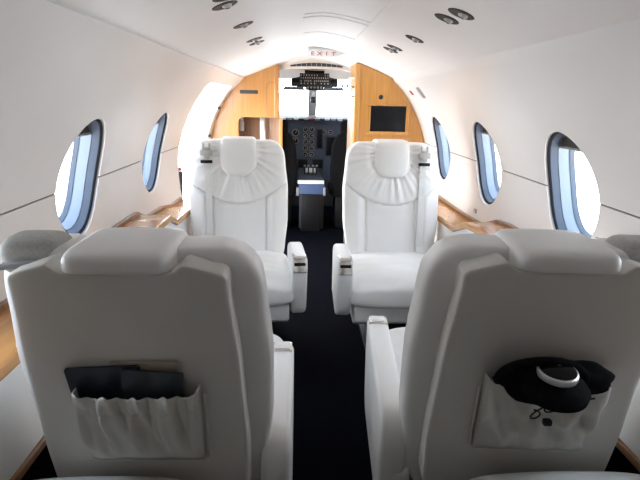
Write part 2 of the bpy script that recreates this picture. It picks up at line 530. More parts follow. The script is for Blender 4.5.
# ---------------------------------------------------------------- entry door opening
h = holder('door_1', (-.9, (DY0+DY1)/2, 0))
inv = Matrix.Translation((.9, -(DY0+DY1)/2, 0))
bm = bmesh.new()
for y in (DY0+.002, DY1-.032):
    zs = [0.005+(DZ-.03)*k/14 for k in range(15)]
    R = []
    for z in zs:
        x = xw(z)+.005
        R.append([bm.verts.new(p) for p in ((-x, y, z), (-x-.1, y, z), (-x-.1, y+.03, z), (-x, y+.03, z))])
    for a, b in zip(R, R[1:]):
        for i in range(4): bm.faces.new((a[i], a[(i+1) % 4], b[(i+1) % 4], b[i]))
    bm.faces.new(R[0]); bm.faces.new(R[-1])
bmesh.ops.transform(bm, matrix=inv, verts=bm.verts)
obj('door_frame', bm, M['white'], h)
bm = bmesh.new()
tube(bm, [(-.955, 3.50, .60), (-.95, 3.505, .92)], .016, 10); tube(bm, [(-.95, 3.505, .90), (-.94, 3.51, 1.0)], .007, 8)
bmesh.ops.transform(bm, matrix=inv, verts=bm.verts); obj('door_strut', bm, M['black'], h)
bm = bmesh.new(); tube(bm, [(-.955, 3.56, .55), (-.945, 3.56, .80)], .022, 10)
bmesh.ops.transform(bm, matrix=inv, verts=bm.verts); obj('door_damper', bm, M['dark'], h)
bm = bmesh.new(); lathe(bm, [(.002, -.01), (.012, -.008), (.012, .008), (.002, .01)], Matrix.Translation((-.93, 3.52, .82)) @ Matrix.Rotation(PI/2, 4, 'Y'))
bmesh.ops.transform(bm, matrix=inv, verts=bm.verts); obj('red_button', bm, M['red'], h)
for y, z in ((4.53, 1.22), (4.53, .98)):
    bm = bmesh.new(); lathe(bm, [(.012, 0), (.012, .02), (.006, .024)], Matrix.Translation((-xw(z)+.0, y, z)) @ Matrix.Rotation(PI/2, 4, 'Y'), n=14)
    bmesh.ops.transform(bm, matrix=inv, verts=bm.verts); obj('latch_pin', bm, M['black'], h)

# ---------------------------------------------------------------- forward wooden partitions
def wall_outline(zlo, zhi, n=26, inset=.004):
    return [(xw(zlo+(zhi-zlo)*k/n)-inset, zlo+(zhi-zlo)*k/n) for k in range(n+1)]
# right: cabinet with a flat screen
t = thing('screen_cabinet', 'tall honey wood cabinet with a black screen, right of the cockpit doorway', 'cabinet', (.6, YDR, 0))
off = Matrix.Translation((-.6, -YDR, 0))
def loc(bm): bmesh.ops.transform(bm, matrix=off, verts=bm.verts); return bm
xi = .335
ceil_pts = [(xi+(.63-xi)*k/10, ceil_z(xi+(.63-xi)*k/10)-.004) for k in range(11)]
outl = [(xi, .004)]+ceil_pts+list(reversed(wall_outline(.004, 1.448)))
obj('carcass', loc(prism(outl, 1, YDR, YDR+.50)), M['wood'], t)
obj('corner_post', loc(prism([(xi-.012, .004), (xi-.012, ceil_z(xi)-.006), (xi+.035, ceil_z(xi+.035)-.006), (xi+.035, .004)], 1, YDR-.012, YDR+.03, .01, 3)), M['wood'], t)
# raised border of the screen
sx0, sx1, sz0, sz1 = .457, .738, 1.072, 1.268
bm = bmesh.new()
for lo, hi in (((sx0-.028, sz0-.028), (sx1+.028, sz0)), ((sx0-.028, sz1), (sx1+.028, sz1+.012)), ((sx0-.012, sz0), (sx0, sz1)), ((sx1, sz0), (sx1+.03, sz1))):
    box(bm, (lo[0], YDR-.013, lo[1]), (hi[0], YDR+.001, hi[1]), .004)
fr = obj('screen_surround', loc(bm), M['wood'], t)
obj('screen', loc(boxbm((sx0, YDR-.006, sz0), (sx1, YDR+.001, sz1), .002)), M['screen'], t)
obj('sensor', loc(lathe_bm([(.017, 0), (.017, .006), (.012, .008), (.002, .004)], Matrix.Translation((.532, YDR, 1.335)) @ Matrix.Rotation(PI/2, 4, 'X'), n=18)), M['gloss'], t)
d = obj('drawer_front', loc(boxbm((.40, YDR-.007, .62), (.80, YDR+.001, 1.022), .004)), M['wood'], t)
# shelf niche on the aisle side of the cabinet
obj('side_panel', loc(boxbm((xi-.014, YDR+.03, .02), (xi-.001, YDR+.48, 1.30), .003)), M['wood_p'], t)
for z in (1.33, 1.40, 1.47): obj('shelf', loc(boxbm((xi-.03, YDR+.05, z), (xi-.001, YDR+.46, z+.012), .003)), M['wood_d'] if z < 1.45 else M['white'], t)

# left: divider with a cut-out over a closet
t = thing('wood_divider', 'honey wood divider with a cut-out, left of the cockpit doorway', 'partition', (-.6, YDL, 0))
off = Matrix.Translation((.6, -YDL, 0))
xi = -.300
cl = [(xi-(.63+xi)*k/10*1.0, 0) for k in range(11)]
cl = [(x, ceil_z(x)-.004) for x, _ in cl]
wo = [(-x, z) for x, z in reversed(wall_outline(.004, 1.448))]
r = .05
cutp = [(-.66, .004), (-.66, 1.14-r)]+[(-.66+r-r*math.cos(a), 1.14-r+r*math.sin(a)) for a in (PI/8, PI/4, 3*PI/8, PI/2)]+[(xi, 1.14)]
outl = cl+wo+cutp
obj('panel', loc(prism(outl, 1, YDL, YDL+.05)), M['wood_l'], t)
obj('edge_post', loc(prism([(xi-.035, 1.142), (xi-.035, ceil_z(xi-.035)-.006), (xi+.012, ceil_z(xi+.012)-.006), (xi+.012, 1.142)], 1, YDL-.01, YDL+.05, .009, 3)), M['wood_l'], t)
obj('vent_slot', loc(boxbm((-.640, YDL-.004, 1.345), (-.478, YDL+.002, 1.376), .002)), M['dark'], t)
bm = bmesh.new()
tube(bm, [(-.405, YDL-.0005, 1.16), (-.405, YDL-.0005, 1.40), (-.395, YDL-.0005, 1.43), (-.37, YDL-.0005, 1.445), (-.31, YDL-.0005, 1.447)], .0025, 6)
obj('seam_bead', loc(bm), M['wood_d'], t)
# closet behind the cut-out
t = thing('coat_closet', 'brown wood closet seen through the left divider cut-out', 'closet', (-.5, 5.1, 0))
off = Matrix.Translation((.5, -5.1, 0))
obj('back_panel', loc(boxbm((-.86, 5.00, .004), (-.40, 5.02, 1.36), .004)), M['wood_d'], t)
obj('door', loc(boxbm((-.398, 4.96, .004), (-.29, 4.98, 1.36), .004)), M['wood_p'], t)
obj('end_post', loc(boxbm((-.292, 4.80, .004), (-.262, 4.83, 1.135), .005)), M['wood'], t)
obj('side_shelf', loc(boxbm((-.80, 4.88, .98), (-.62, 4.995, .998), .003)), M['wood_d'], t)
# white curtain strip tied beside it
bm = bmesh.new(); R = []
for j in range(14):
    z = 1.135-.06*j; w = .022+.020*sstep(0, 13, j)
    R.append([bm.verts.new((-.455+.012*sstep(0, 8, j)+w*(i/10-.5)*2, 4.86+.012*math.sin(i*1.9), z)) for i in range(11)])
for a, b in zip(R, R[1:]):
    for i in range(10): bm.faces.new((a[i], a[i+1], b[i+1], b[i]))
o = obj('curtain', bm, M['white'], norm=False); tag(o, 'narrow white gathered curtain hanging behind the left divider cut-out', 'curtain')
sm = o.modifiers.new('s', 'SOLIDIFY'); sm.thickness = .003
t = thing('thermos_flask', 'slim grey white flask standing on closet shelf behind left divider', 'flask', (-.66, 4.94, 1.0))
obj('body', lathe_bm([(.002, 0), (.026, .001), (.028, .01), (.028, .085), (.02, .10), (.02, .105)], n=20), M['ltgrey'], t)
obj('cap', lathe_bm([(.021, .105), (.022, .125), (.017, .13), (.002, .131)], n=20), M['white'], t)

# header over the cockpit doorway with air grille
hd = []
for k in range(21):
    x = -.30+.66*k/20; hd.append((x, ceil_z(x)-.003))
low = [(.36, 1.565), (.2, 1.572), (.05, 1.575), (-.15, 1.570), (-.30, 1.555)]
struct('trim_3', prism(hd+low, 1, 4.752, 4.776), M['beigehdr'])
t = thing('header_vent', 'dark crescent air grille in the beige header above cockpit doorway', 'vent', (.045, 4.75, 1.60))
bm = bmesh.new()
up = [(-.235+.47*k/16, .0+.024*(1-(2*k/16-1)**2)) for k in range(17)]
dn = [(.235-.47*k/16, -.008+.006*(1-(2*k/16-1)**2)-.004) for k in range(17)]
obj('backing', prism(up+dn, 1, -.004, .002), M['dark'], t)
for k in range(9):
    x = -.18+.36*k/8; zt = .024*(1-(x/.235)**2)
    obj('fin', boxbm((x-.002, -.007, -.01), (x+.002, -.003, zt-.001)), M['grey'], t)

# ---------------------------------------------------------------- seats
K = .2                                   # recline slope
def lean(v): return Vector((v.x, v.y-(v.z-.42)*K, v.z))
YOKE = lambda x: .715+.125*(abs(x)/.28)**2
HWB = [(.34, .235), (.46, .262), (.62, .281), (.80, .284), (.95, .270), (1.07, .255)]
def gs(d, s): return math.exp(-(d/s)**2)
def back_front(x, z):
    y = 0.0
    ax = abs(x); ys = YOKE(x)
    below = 1-sstep(ys-.012, ys+.004, z)
    y += .022*sstep(.150, .20, ax)*below*(1-.5*sstep(.2, .27, ax))
    y += .010*math.cos(min(1, ax/.15)*PI/2)*below
    y -= .011*gs(ax-.152, .006)*below
    y += .016*(1-below)
    y -= .013*gs(z-ys, .006)
    if z > ys:                           # gathered yoke round the headrest
        ang = math.atan2(x, -(z-1.02))
        dr = math.hypot(x, z-1.0)
        w = math.sin(ang*19+2.2*math.sin(ang*5))*.6+math.sin(ang*37+1.3)*.4
        y += .0055*w*sstep(.09, .13, dr)*sstep(0, .03, z-ys)*(1-sstep(.21, .30, dr))
        y -= .010*(1-sstep(.0, .04, abs(dr-.125)))
    return y
def back_rear(x, z): return -.125
def hw_back(z): return lerp(HWB, z)
def mk_backrest(): return slab(hw_back, .34, 1.07, back_front, back_rear, 110, 120, rt=.075, rb=.05, p=5, pz=9, warp=lean)
HH = .107
def mk_headrest():
    hf = lambda z: HH-.006*sstep(.95, 1.08, z)
    fr = lambda x, z: .034-.05*sstep(.035, 0, z-.865)*0-.012*(x/HH)**2
    bk = lambda x, z: -.100-.092*sstep(1.026, 1.046, z)
    return slab(hf, .872, 1.083, fr, bk, 60, 60, rt=.022, rb=.085, p=7, pz=7, warp=lean)
def mk_shell():
    hs = lambda z: lerp([(.44, .226), (.6, .229), (.8, .222), (1.03, .206)], z)
    def bk(x, z): return -.172-.012*(1-(x/.26)**2)-.014*sstep(.5, .46, z)*0
    bm = slab(hs, .43, 1.062, lambda x, z: -.10, bk, 60, 60, rt=.015, rb=.03, p=16, pz=26, warp=None, mid=lambda x, z: -.135)
    for v in bm.verts:                   # shoulders of the shell drop towards the corners
        d = .020*(1-sstep(.10, .13, abs(v.co.x)))+max(0, abs(v.co.x)-.12)*.30
        v.co.z -= d*sstep(.85, 1.06, v.co.z)
        v.co = lean(v.co)
    return bm
def shell_y(z): return -.1855-(z-.42)*K
def mk_cushion():
    # seat cushion: built as a slab standing, then laid flat (height of the slab = depth of the seat)
    def topf(x, d):
        z = .455+.018*math.cos(min(1, abs(x)/.28)*PI/2)-.035*sstep(.40, .52, d)-.012*sstep(.16, .0, d)
        z += .0022*math.sin(x*60+2*math.sin(d*20))*sstep(.36, .50, d)+.0014*math.sin(d*70+x*14)
        return z
    bm = slab(lambda d: .276+.012*sstep(.1, .45, d), -.06, .515, topf, lambda x, d: .285, 64, 60, rt=.07, rb=.03, p=4.5, pz=5, mid=lambda x, d: .365)
    for v in bm.verts:
        x, z, d = v.co.x, v.co.y, v.co.z
        v.co = Vector((x, d, z))
    return bm
def mk_base():
    return prism([(-.04, .175), (.40, .175), (.455, .205), (.465, .30), (-.04, .30)], 0, -.258, .258, .014, 3)
def mk_pedestal():
    bm = boxbm((-.15, -.02, .03), (.15, .34, .18), .01); box(bm, (-.18, -.06, .001), (.18, .38, .032), .008); return bm
def rounded_profile(pts, r, n=6):
    out = []
    N = len(pts)
    for i in range(N):
        a, b, c = Vector(pts[i-1]), Vector(pts[i]), Vector(pts[(i+1) % N])
        rr = r[i] if isinstance(r, (list, tuple)) else r
        d1 = (a-b).normalized(); d2 = (c-b).normalized()
        rr = min(rr, (a-b).length*.49, (c-b).length*.49)
        p, q = b+d1*rr, b+d2*rr
        for k in range(n+1):
            t = k/n; out.append(tuple((p*(1-t)**2+b*2*t*(1-t)+q*t*t)))
    return out
def mk_arm(sx, y0, y1, top, xo=.272):
    # thick leather pad with rounded nose, in the y-z plane; sx side of the seat
    pts = [(y0, top-.30), (y0-.02, top-.01), (y1, top), (y1+.012, top-.10), (y1-.035, top-.30), (y1-.10, top-.34)]
    bm = prism(rounded_profile(pts, [.05, .09, .022, .05, .08, .05], 5), 0, sx*xo, sx*(xo+.078), .017, 3)
    return bm
def mk_cap(sx, y1, top, xo=.272):
    bm = prism(rounded_profile([(y1-.058, top+.004), (y1+.004, top+.004), (y1+.019, top-.074), (y1+.006, top-.076), (y1-.012, top-.02), (y1-.058, top-.012)], [.004, .014, .004, .004, .01, .004], 4), 0, sx*(xo+.006), sx*(xo+.072), .002, 2)
    return bm
def mk_cap_button(sx, y1, top, xo=.272):
    bm = bmesh.new()
    m = Matrix.Translation((0, y1+.0105, top-.032)) @ Matrix.Rotation(-.22, 4, 'X')
    a, b = sorted((sx*(xo+.012), sx*(xo+.066)))
    box(bm, (a, -.002, -.022), (b, .0035, .008), .001, mat=m)
    return bm
def mk_cap_plate(sx, y1, top, xo=.272):
    a, b = sorted((sx*(xo+.014), sx*(xo+.064)))
    return boxbm((a, y1-.050, top+.0035), (b, y1-.006, top+.0065), .001)
def mk_arm_panel(sx, y0, y1, top, xo=.272, pb=.14):
    pts = [(y0-.01, pb), (y0-.01, top-.16), (y1-.07, top-.10), (y1-.06, pb+.06), (y1-.12, pb)]
    a, b = (xo-.01, xo+.040)
    return prism(rounded_profile(pts, .03, 4), 0, sx*a, sx*b, .008, 2)
def mk_strap(sx):
    bm = bmesh.new(); R = []
    for k in range(40):
        z = .985-.50*k/39
        x0 = sx*(.176-.012*k/39)
        y = max(back_front(x0-.02, z), back_front(x0, z), back_front(x0+.02, z), .016)+.006
        R.append([bm.verts.new(lean(Vector((x0+dx, y+dy, z)))) for dx, dy in ((-.018, 0), (.018, 0), (.018, .003), (-.018, .003))])
    for a, b in zip(R, R[1:]):
        for i in range(4): bm.faces.new((a[i], a[(i+1) % 4], b[(i+1) % 4], b[i]))
    bm.faces.new(R[0]); bm.faces.new(R[-1])
    return bm
def mk_pocket(sx, gathered):
    # pouch of leather on the back shell; x across, v up
    nx, nv = 90, 34; bm = bmesh.new(); G = {}
    W = .127; z0, z1 = .592, .786
    for j in range(nv+1):
        v = j/nv
        for i in range(nx+1):
            u = -1+2*i/nx; x = u*(W-.004*(1-v))
            e = max(0, 1-abs(u)**6)**(1/6)
            if gathered:
                bul = .020+.018*math.sin(v*PI*.62)
                fold = (.012*math.sin(u*13+.8+1.2*math.sin(v*3))+.005*math.sin(u*27+2+3*v))*sstep(.02, .5, v)
                fold += .009*math.sin(u*8+v*5+1)*math.sin(v*PI)
                z = z0+(z1-z0)*v+(.008*math.sin(u*13+.8+1.2*math.sin(3))*sstep(.7, 1, v))-.004*(1-abs(u))*v
                fold += -.005*gs(v-.80, .035)
            else:
                bul = .016+.030*math.sin(v*PI*.55)
                fold = (.012*math.sin(u*9.4+v*7)+.009*math.sin(u*5-v*11+1)+.004*math.sin(u*21+v*13))*math.sin(v*PI)
                dip = -.030*sstep(-.95, -.45, u*sx)*(1-sstep(.35, 1.0, u*sx))-.006*math.sin(u*9)
                z = z0+(z1+.012-z0)*v+dip*sstep(.35, 1, v)
            y = shell_y(z)-.003-max(bul+fold, .014+.016*v if gathered else .004)*e*sstep(0, .1, v+.02)
            G[i, j] = bm.verts.new((x, y, z))
    for j in range(nv):
        for i in range(nx): bm.faces.new((G[i, j], G[i+1, j], G[i+1, j+1], G[i, j+1]))
    return bm
def mk_pocket_welt():
    bm = bmesh.new(); W = .132
    pts = [(-W-.002, .765), (-W, .589), (-W+.012, .577), (W-.012, .577), (W, .589), (W+.002, .765)]
    tube(bm, [(x, shell_y(z)-.003, z) for x, z in pts], .0026, 6); return bm
def mk_guide(sx):
    # shoulder belt guide on the outboard top corner: soft grey mesh hump with a slot plate
    bm = slab(lambda z: .062, 0, .075, lambda x, z: .035, lambda x, z: -.055, 24, 20, rt=.03, rb=.02, p=4, pz=4)
    bmesh.ops.transform(bm, matrix=Matrix.Translation((sx*.190, -.190, 1.012)), verts=bm.verts); return bm
def mk_guide_plate(sx):
    m = Matrix.Translation((sx*.185, -.252, 1.040)) @ Matrix.Rotation(sx*.10, 4, 'Y')
    bm = bmesh.new(); box(bm, (-.055, -.006, -.006), (.055, .016, .006), .004, mat=m); return bm

cache = {}
def shared(key, fn, mat):
    if key not in cache:
        o = obj(key[0], fn(), mat); cache[key] = o.data; bpy.data.objects.remove(o)
    return cache[key]
def add(parent, name, key, fn, mat):
    o = bpy.data.objects.new(name, shared((name,)+key, fn, mat)); C.objects.link(o); o.parent = parent
    return o
def seat(label, x, y, rotz, sx, arm=(-.10, .50, .56, .272), pocket=None, scale=1):
    """sx = +1 when the outboard side (shoulder belt) is at local +x"""
    t = thing('cabin_seat', label, 'seat', (x, y, 0), rotz, 'white leather cabin seats')
    t.scale = (.93 if scale < 1 else 1, 1, scale)
    add(t, 'pedestal', (), mk_pedestal, M['black'])
    add(t, 'seat_base', (), mk_base, M['leather'])
    cu = add(t, 'seat_cushion', (), mk_cushion, M['leather'])
    if pocket: cu.scale = (1, 1.22, 1.13)
    add(t, 'backrest', (), mk_backrest, M['leather'])
    add(t, 'headrest', (), mk_headrest, M['leather'])
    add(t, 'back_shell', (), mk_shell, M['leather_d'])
    a = (-sx,)+arm
    add(t, 'arm_panel', a, lambda: mk_arm_panel(*a), M['leather'])
    a2 = a[:5]
    ar = add(t, 'armrest', a2, lambda: mk_arm(*a2), M['leather'])
    k = (-sx,)+arm[1:4]
    cp = add(ar, 'control_cap', k, lambda: mk_cap(*k), M['chrome'])
    add(cp, 'control_button', k, lambda: mk_cap_button(*k), M['black'])
    add(cp, 'control_plate', k, lambda: mk_cap_plate(*k), M['white'])
    st = add(t, 'shoulder_belt', (sx,), lambda: mk_strap(sx), M['strap'])
    def retr():
        bm = bmesh.new()
        m = Matrix.Translation((sx*.178, .036-(1.0-.42)*K, 1.0)) @ Matrix.Rotation(.2, 4, 'X')
        box(bm, (-.024, -.012, .022), (.024, .006, .034), .004, mat=m); box(bm, (-.022, -.010, .034), (-.012, .004, .058), .003, mat=m); box(bm, (.012, -.010, .034), (.022, .004, .058), .003, mat=m)
        box(bm, (-.034, -.014, -.012), (.034, .010, .020), .005, mat=m); box(bm, (-.014, .004, -.030), (.014, .014, -.002), .004, mat=m)
        return bm
    add(st, 'belt_fitting', (sx,), retr, M['fitting'])
    def clasp():
        bm = bmesh.new()
        m = Matrix.Translation((sx*.178, .036-(.955-.42)*K, .955)) @ Matrix.Rotation(.2, 4, 'X')
        box(bm, (-.033, -.008, -.009), (.033, .008, .009), .004, mat=m); return bm
    add(st, 'clasp', (sx,), clasp, M['black'])
    if pocket:
        g = add(t, 'belt_guide', (sx,), lambda: mk_guide(sx), M['mesh'])
        add(g, 'guide_plate', (sx,), lambda: mk_guide_plate(sx), M['grey'])
    if pocket:
        p = add(t, 'back_pocket', (sx, pocket), lambda: mk_pocket(sx, pocket == 'gathered'), M['pocket'])
        p.location.x = .012 if pocket == 'gathered' else 0
        sm = p.modifiers.new('s', 'SOLIDIFY'); sm.thickness = .003
        add(p, 'pocket_welt', (), mk_pocket_welt, M['leather_d'])
    return t
ZS = .965
seat('white leather seat facing the camera, left of the aisle, in front of the doorway', -.440, 2.80, PI+.085, 1, (.14, .50, .56, .266, .27))
seat('white leather seat facing the camera, right of the aisle, below the black screen', .442, 2.80, PI, -1, (.14, .50, .56, .274, .27))
seat('white leather seat seen from behind, left, with magazines in its gathered pocket', -.417, 1.13, 0, -1, (-.14, .34, .565, .250, .10), 'gathered', ZS)
seat('white leather seat seen from behind, right, with headphones in its pocket', .420, 1.15, math.radians(-4), 1, (-.10, .47, .58, .252, .10), 'flat', ZS)

# two aft seats: only the front edges of their cushions reach the bottom of the picture
def aft(label, x, w):
    t = thing('aft_seat', label, 'seat', (x, .55, 0), 0, 'aft seats at the bottom edge')
    def topf(xx, d): return .545+.012*math.cos(min(1, abs(xx)/w)*PI/2)
    bm = slab(lambda d: w, -.30, .355, topf, lambda xx, d: .36, 40, 40, rt=.06, rb=.03, p=5, pz=6, mid=lambda xx, d: .45)
    for v in bm.verts: v.co = Vector((v.co.x, v.co.z, v.co.y))
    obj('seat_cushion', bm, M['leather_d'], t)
    obj('seat_base', prism([(-.28, .002), (.26, .002), (.30, .03), (.30, .36), (-.28, .36)], 0, -w+.03, w-.03, .012), M['leather_d'], t)
aft('pale leather seat cushion edge along the bottom left of the picture', -.50, .225)
aft('pale leather seat cushion edge along the bottom right of the picture', .475, .245)

# ---------------------------------------------------------------- things in the seat pockets
def local(px, py, x, z, dy): return Vector((px+x, py+shell_y(z)-dy, z*ZS))
def booklet(name, label, cat, x0, x1, z0, z1, th, dy, tilt, cover, seatx, seaty, dz=.0):
    t = thing(name, label, cat)
    zc = (z0+z1)/2
    t.matrix_world = Matrix.Translation(local(seatx, seaty, (x0+x1)/2, zc, dy)) @ Matrix.Rotation(math.atan(K), 4, 'X') @ Matrix.Rotation(tilt, 4, 'Y')
    w, h = (x1-x0)/2, (z1-z0)/2
    obj('cover', prism(rounded_profile([(-w, -h), (-w, h), (w, h), (w, -h)], .006, 3), 1, -th/2, -th/2+.0012), cover, t)
    obj('pages', boxbm((-w+.002, -th/2+.0013, -h+.002), (w-.002, th/2-.0013, h-.002)), M['beige'], t)
    obj('back_cover', prism(rounded_profile([(-w, -h), (-w, h), (w, h), (w, -h)], .006, 3), 1, th/2-.0012, th/2), cover, t)
    return t
LS = (-.417, 1.13); RS = (.416, 1.15)
booklet('booklet', 'thin brown edged booklet behind the dark magazines, left seat pocket', 'booklet', -.038, .087, .675, .848, .004, .004, .02, M['beige'], *LS)
booklet('magazine', 'navy black magazine slanting left out of the left seat pocket', 'magazine', -.115, .025, .66, .840, .005, .0095, -.05, M['navy'], *LS, )
t = booklet('magazine', 'dark slate magazine leaning right in the left seat pocket', 'magazine', -.020, .095, .65, .833, .004, .0155, .08, M['slate'], *LS)

# headphones in the right pocket
t = thing('headphones', 'black headphones with a silver ringed round ear cup, right seat pocket', 'headphones')
t.location = local(RS[0], RS[1], -.026, .818, .058)
face = Matrix.Rotation(math.radians(6), 4, 'X')       # cup axis pointing up and back to the camera
def cup(cx, cz, cy, rot):
    m = Matrix.Translation((cx, cy, cz)) @ rot
    c = obj('ear_cup', lathe_bm([(.004, -.030), (.050, -.028), (.062, -.018), (.064, -.004), (.056, .006), (.044, .010), (.040, .012)], m, n=36), M['blackcloth'], t)
    obj('silver_ring', lathe_bm([(.0365, .018), (.038, .0225), (.037, .030), (.0345, .032), (.033, .028)], m, n=36, cap0=True), M['silver'], c)
    obj('glossy_disc', lathe_bm([(.0335, .026), (.033, .033), (.022, .0352), (.002, .0358)], m, n=36), M['gloss'], c)
    obj('badge', lathe_bm([(.008, .0350), (.0075, .0368), (.001, .037)], m @ Matrix.Translation((.006, .014, .0)), n=14), M['grey'], c)
    return c
cup(.0, .0, .0, face)
m2 = Matrix.Translation((-.052, .016, -.006)) @ Matrix.Rotation(math.radians(70), 4, 'X') @ Matrix.Rotation(-.5, 4, 'Y')
obj('ear_cup', lathe_bm([(.004, -.020), (.032, -.018), (.038, -.008), (.038, .008), (.032, .016), (.004, .018)], m2, n=30), M['blackcloth'], t)
bm = bmesh.new(); P = []
for k in range(19):
    a = PI*(-.05+1.1*k/18); P.append((-.020+.085*math.cos(a), .012, .002+.038*math.sin(a)))
tube(bm, P, .009, 10); obj('headband', bm, M['blackcloth'], t)
bm = bmesh.new(); P = []
for k in range(60):
    s = k/59
    P.append((-.055+.115*s*s+.012*math.sin(s*21)*(1-s), -.040-.004*math.sin(s*13)+.006*s, -.040+.010*math.cos(s*17)*(1-s)+.030*s*s))
tube(bm, P, .0016, 6); obj('cord', bm, M['black'], t)
bm = bmesh.new(); box(bm, (-.036, -.050, -.060), (-.020, -.038, -.048), .003); obj('cord_toggle', bm, M['black'], t)
# crumpled pouch beside and under them
def crumple(a, b, c, seed):
    bm = bmesh.new(); bmesh.ops.create_icosphere(bm, subdivisions=4, radius=1)
    rnd = random.Random(seed); ph = [rnd.uniform(0, 6) for _ in range(6)]
    for v in bm.verts:
        p = v.co.copy()
        f = 1+.06*math.sin(p.x*7+ph[0]+2*p.z)+.05*math.sin(p.z*9+ph[1]+3*p.x)+.04*math.sin(p.x*15+p.z*11+ph[2])
        v.co = Vector((p.x*a*f, p.y*b*f, p.z*c*f))
    return bm
o = obj('drawstring_pouch', crumple(.112, .026, .052, 3), M['blackcloth'])
o.location = local(RS[0], RS[1], -.006, .800, .028); tag(o, 'crumpled black cloth pouch under the headphones in the right seat pocket', 'pouch')

# ---------------------------------------------------------------- cockpit
YI = 5.75
# shell round the cockpit: sides, roof and nose, open where the windscreens are
bm = bmesh.new()
prof = [(-.93, .0), (-.95, .5), (-.93, .97), (-.78, 1.33), (-.5, 1.56), (0, 1.66), (.5, 1.56), (.78, 1.33), (.93, .97), (.95, .5), (.93, .0)]
R = []
for y in (YC-.03, 5.3, 5.6): R.append([bm.verts.new((x, y, z)) for x, z in prof])
for a, b in zip(R, R[1:]):
    for i in range(len(prof)-1): bm.faces.new((a[i], a[i+1], b[i+1], b[i]))
o = struct('wall_cockpit', bm, M['ltgrey']); md = o.modifiers.new('s', 'SOLIDIFY'); md.thickness = .04; md.offset = 1
# nose bulkhead below the windscreens
struct('wall_nose', boxbm((-1.0, 6.28, -.03), (1.0, 6.34, 1.10)), M['dark'])
bm = bmesh.new(); box(bm, (-1.0, 5.58, .0), (-.93, 6.3, 1.10)); struct('trim_4', bm, M['dark'])
bm = bmesh.new(); box(bm, (.93, 5.58, .0), (1.0, 6.3, 1.10)); struct('trim_5', bm, M['dark'])
struct('trim_6', prism([(4.82, 1.69), (5.2, 1.625), (5.60, 1.515), (5.64, 1.53), (5.3, 1.66), (4.82, 1.74)], 0, -.66, .70), M['beigehdr'])
# windscreen: posts and panes raked back from the roof to the nose
h = holder('window_%d' % num, (0, 5.9, 1.1)); num += 1
def cp(bm): bmesh.ops.translate(bm, vec=(0, -5.9, -1.1), verts=bm.verts); return bm
def ws(x, s): return Vector((x, 6.26-.62*s-.25*abs(x)**2*(1-s), 1.10+.50*s-.10*abs(x)**2*s))
bm = bmesh.new()
for x in (.045, -.93, .93):
    w = .048 if abs(x) < .1 else .05
    A = [ws(x-w, 0), ws(x+w, 0), ws(x+w, 1), ws(x-w, 1)]
    vs = [bm.verts.new(p) for p in A]+[bm.verts.new(p+Vector((0, .035, .02))) for p in A]
    for f in ((0, 1, 2, 3), (4, 5, 6, 7), (0, 1, 5, 4), (1, 2, 6, 5), (2, 3, 7, 6), (3, 0, 4, 7)): bm.faces.new([vs[k] for k in f])
obj('window_post', cp(bm), M['ltgrey'], h)
for x0, x1 in ((-.90, -.003), (.093, .90)):
    bm = bmesh.new(); G = []
    for j in range(2): G.append([bm.verts.new(ws(x0+(x1-x0)*k/12, j)+Vector((0, .012, .006))) for k in range(13)])
    for k in range(12): bm.faces.new((G[0][k], G[0][k+1], G[1][k+1], G[1][k]))
    obj('window_pane', cp(bm), M['pane'], h)
# compass on the post
t = thing('standby_compass', 'small black compass hanging on the windscreen centre post', 'instrument', (.048, 5.85, 1.305))
obj('housing', boxbm((-.03, -.03, -.034), (.03, .03, .034), .012, 3), M['black'], t)
obj('dial', lathe_bm([(.020, .0), (.018, .004), (.001, .005)], Matrix.Translation((0, -.03, -.004)) @ Matrix.Rotation(PI/2, 4, 'X'), n=18), M['dark'], t)
obj('bracket', boxbm((-.014, -.004, .033), (.014, .03, .075), .004), M['grey'], t)

# instrument panel with dials and displays
t = thing('instrument_panel', 'dark blue grey cockpit instrument panel full of round dials', 'instrument panel', (.04, YI, 0))
def ip(bm): bmesh.ops.translate(bm, vec=(-.04, -YI, 0), verts=bm.verts); return bm
obj('panel_face', ip(boxbm((-.86, YI, .42), (.92, YI+.06, 1.10), .01)), M['panel'], t)
gl = obj('glareshield', ip(prism([(YI-.10, 1.085), (YI-.12, 1.105), (YI-.02, 1.135), (6.2, 1.11), (6.2, 1.08)], 0, -.88, .92, .006)), M['black'], t)
for k, x in enumerate((-.28, -.21, -.14, -.03, .03, .09, .20, .27, .34)):
    c = obj('warning_light', ip(boxbm((x-.026, YI-.126, 1.088), (x+.026, YI-.108, 1.112), .003)), M['red'] if k in (4,) else (M['grey'] if k % 2 else M['ltgrey']), t)
def gauge(x, z, r, face=None):
    m = Matrix.Translation((x, YI, z)) @ Matrix.Rotation(PI/2, 4, 'X')
    b = ip(lathe_bm([(r*.80, .0), (r, .001), (r, .008), (r*.86, .010), (r*.80, .004)], m, n=24, cap0=False, cap1=False))
    g = obj('gauge_rim', b, M['grey'], t)
    obj('gauge_face', ip(lathe_bm([(r*.8, .0005), (r*.78, .003), (.001, .003)], m, n=24)), M['screen'], g)
    m2 = m @ Matrix.Rotation(random.uniform(0, 6), 4, 'Z')
    obj('needle', ip(boxbm((-.0025, -r*.1, .0032), (.0025, r*.66, .0046)) if False else needle(m2, r)), face or M['green'], g)
def needle(m, r):
    bm = bmesh.new(); box(bm, (-.003, -r*.15, .0032), (.003, r*.62, .0046), mat=m); return bm
for j, z in enumerate((.985, .915, .845, .775, .705)):
    for x in (-.035, .035): gauge(x, z, .028, M['white'] if j in (1, 4) else None)
gauge(-.145, .945, .040); gauge(-.145, .855, .034); gauge(.175, .955, .026); gauge(.245, .955, .026)
gauge(.40, .95, .036); gauge(.40, .86, .036)
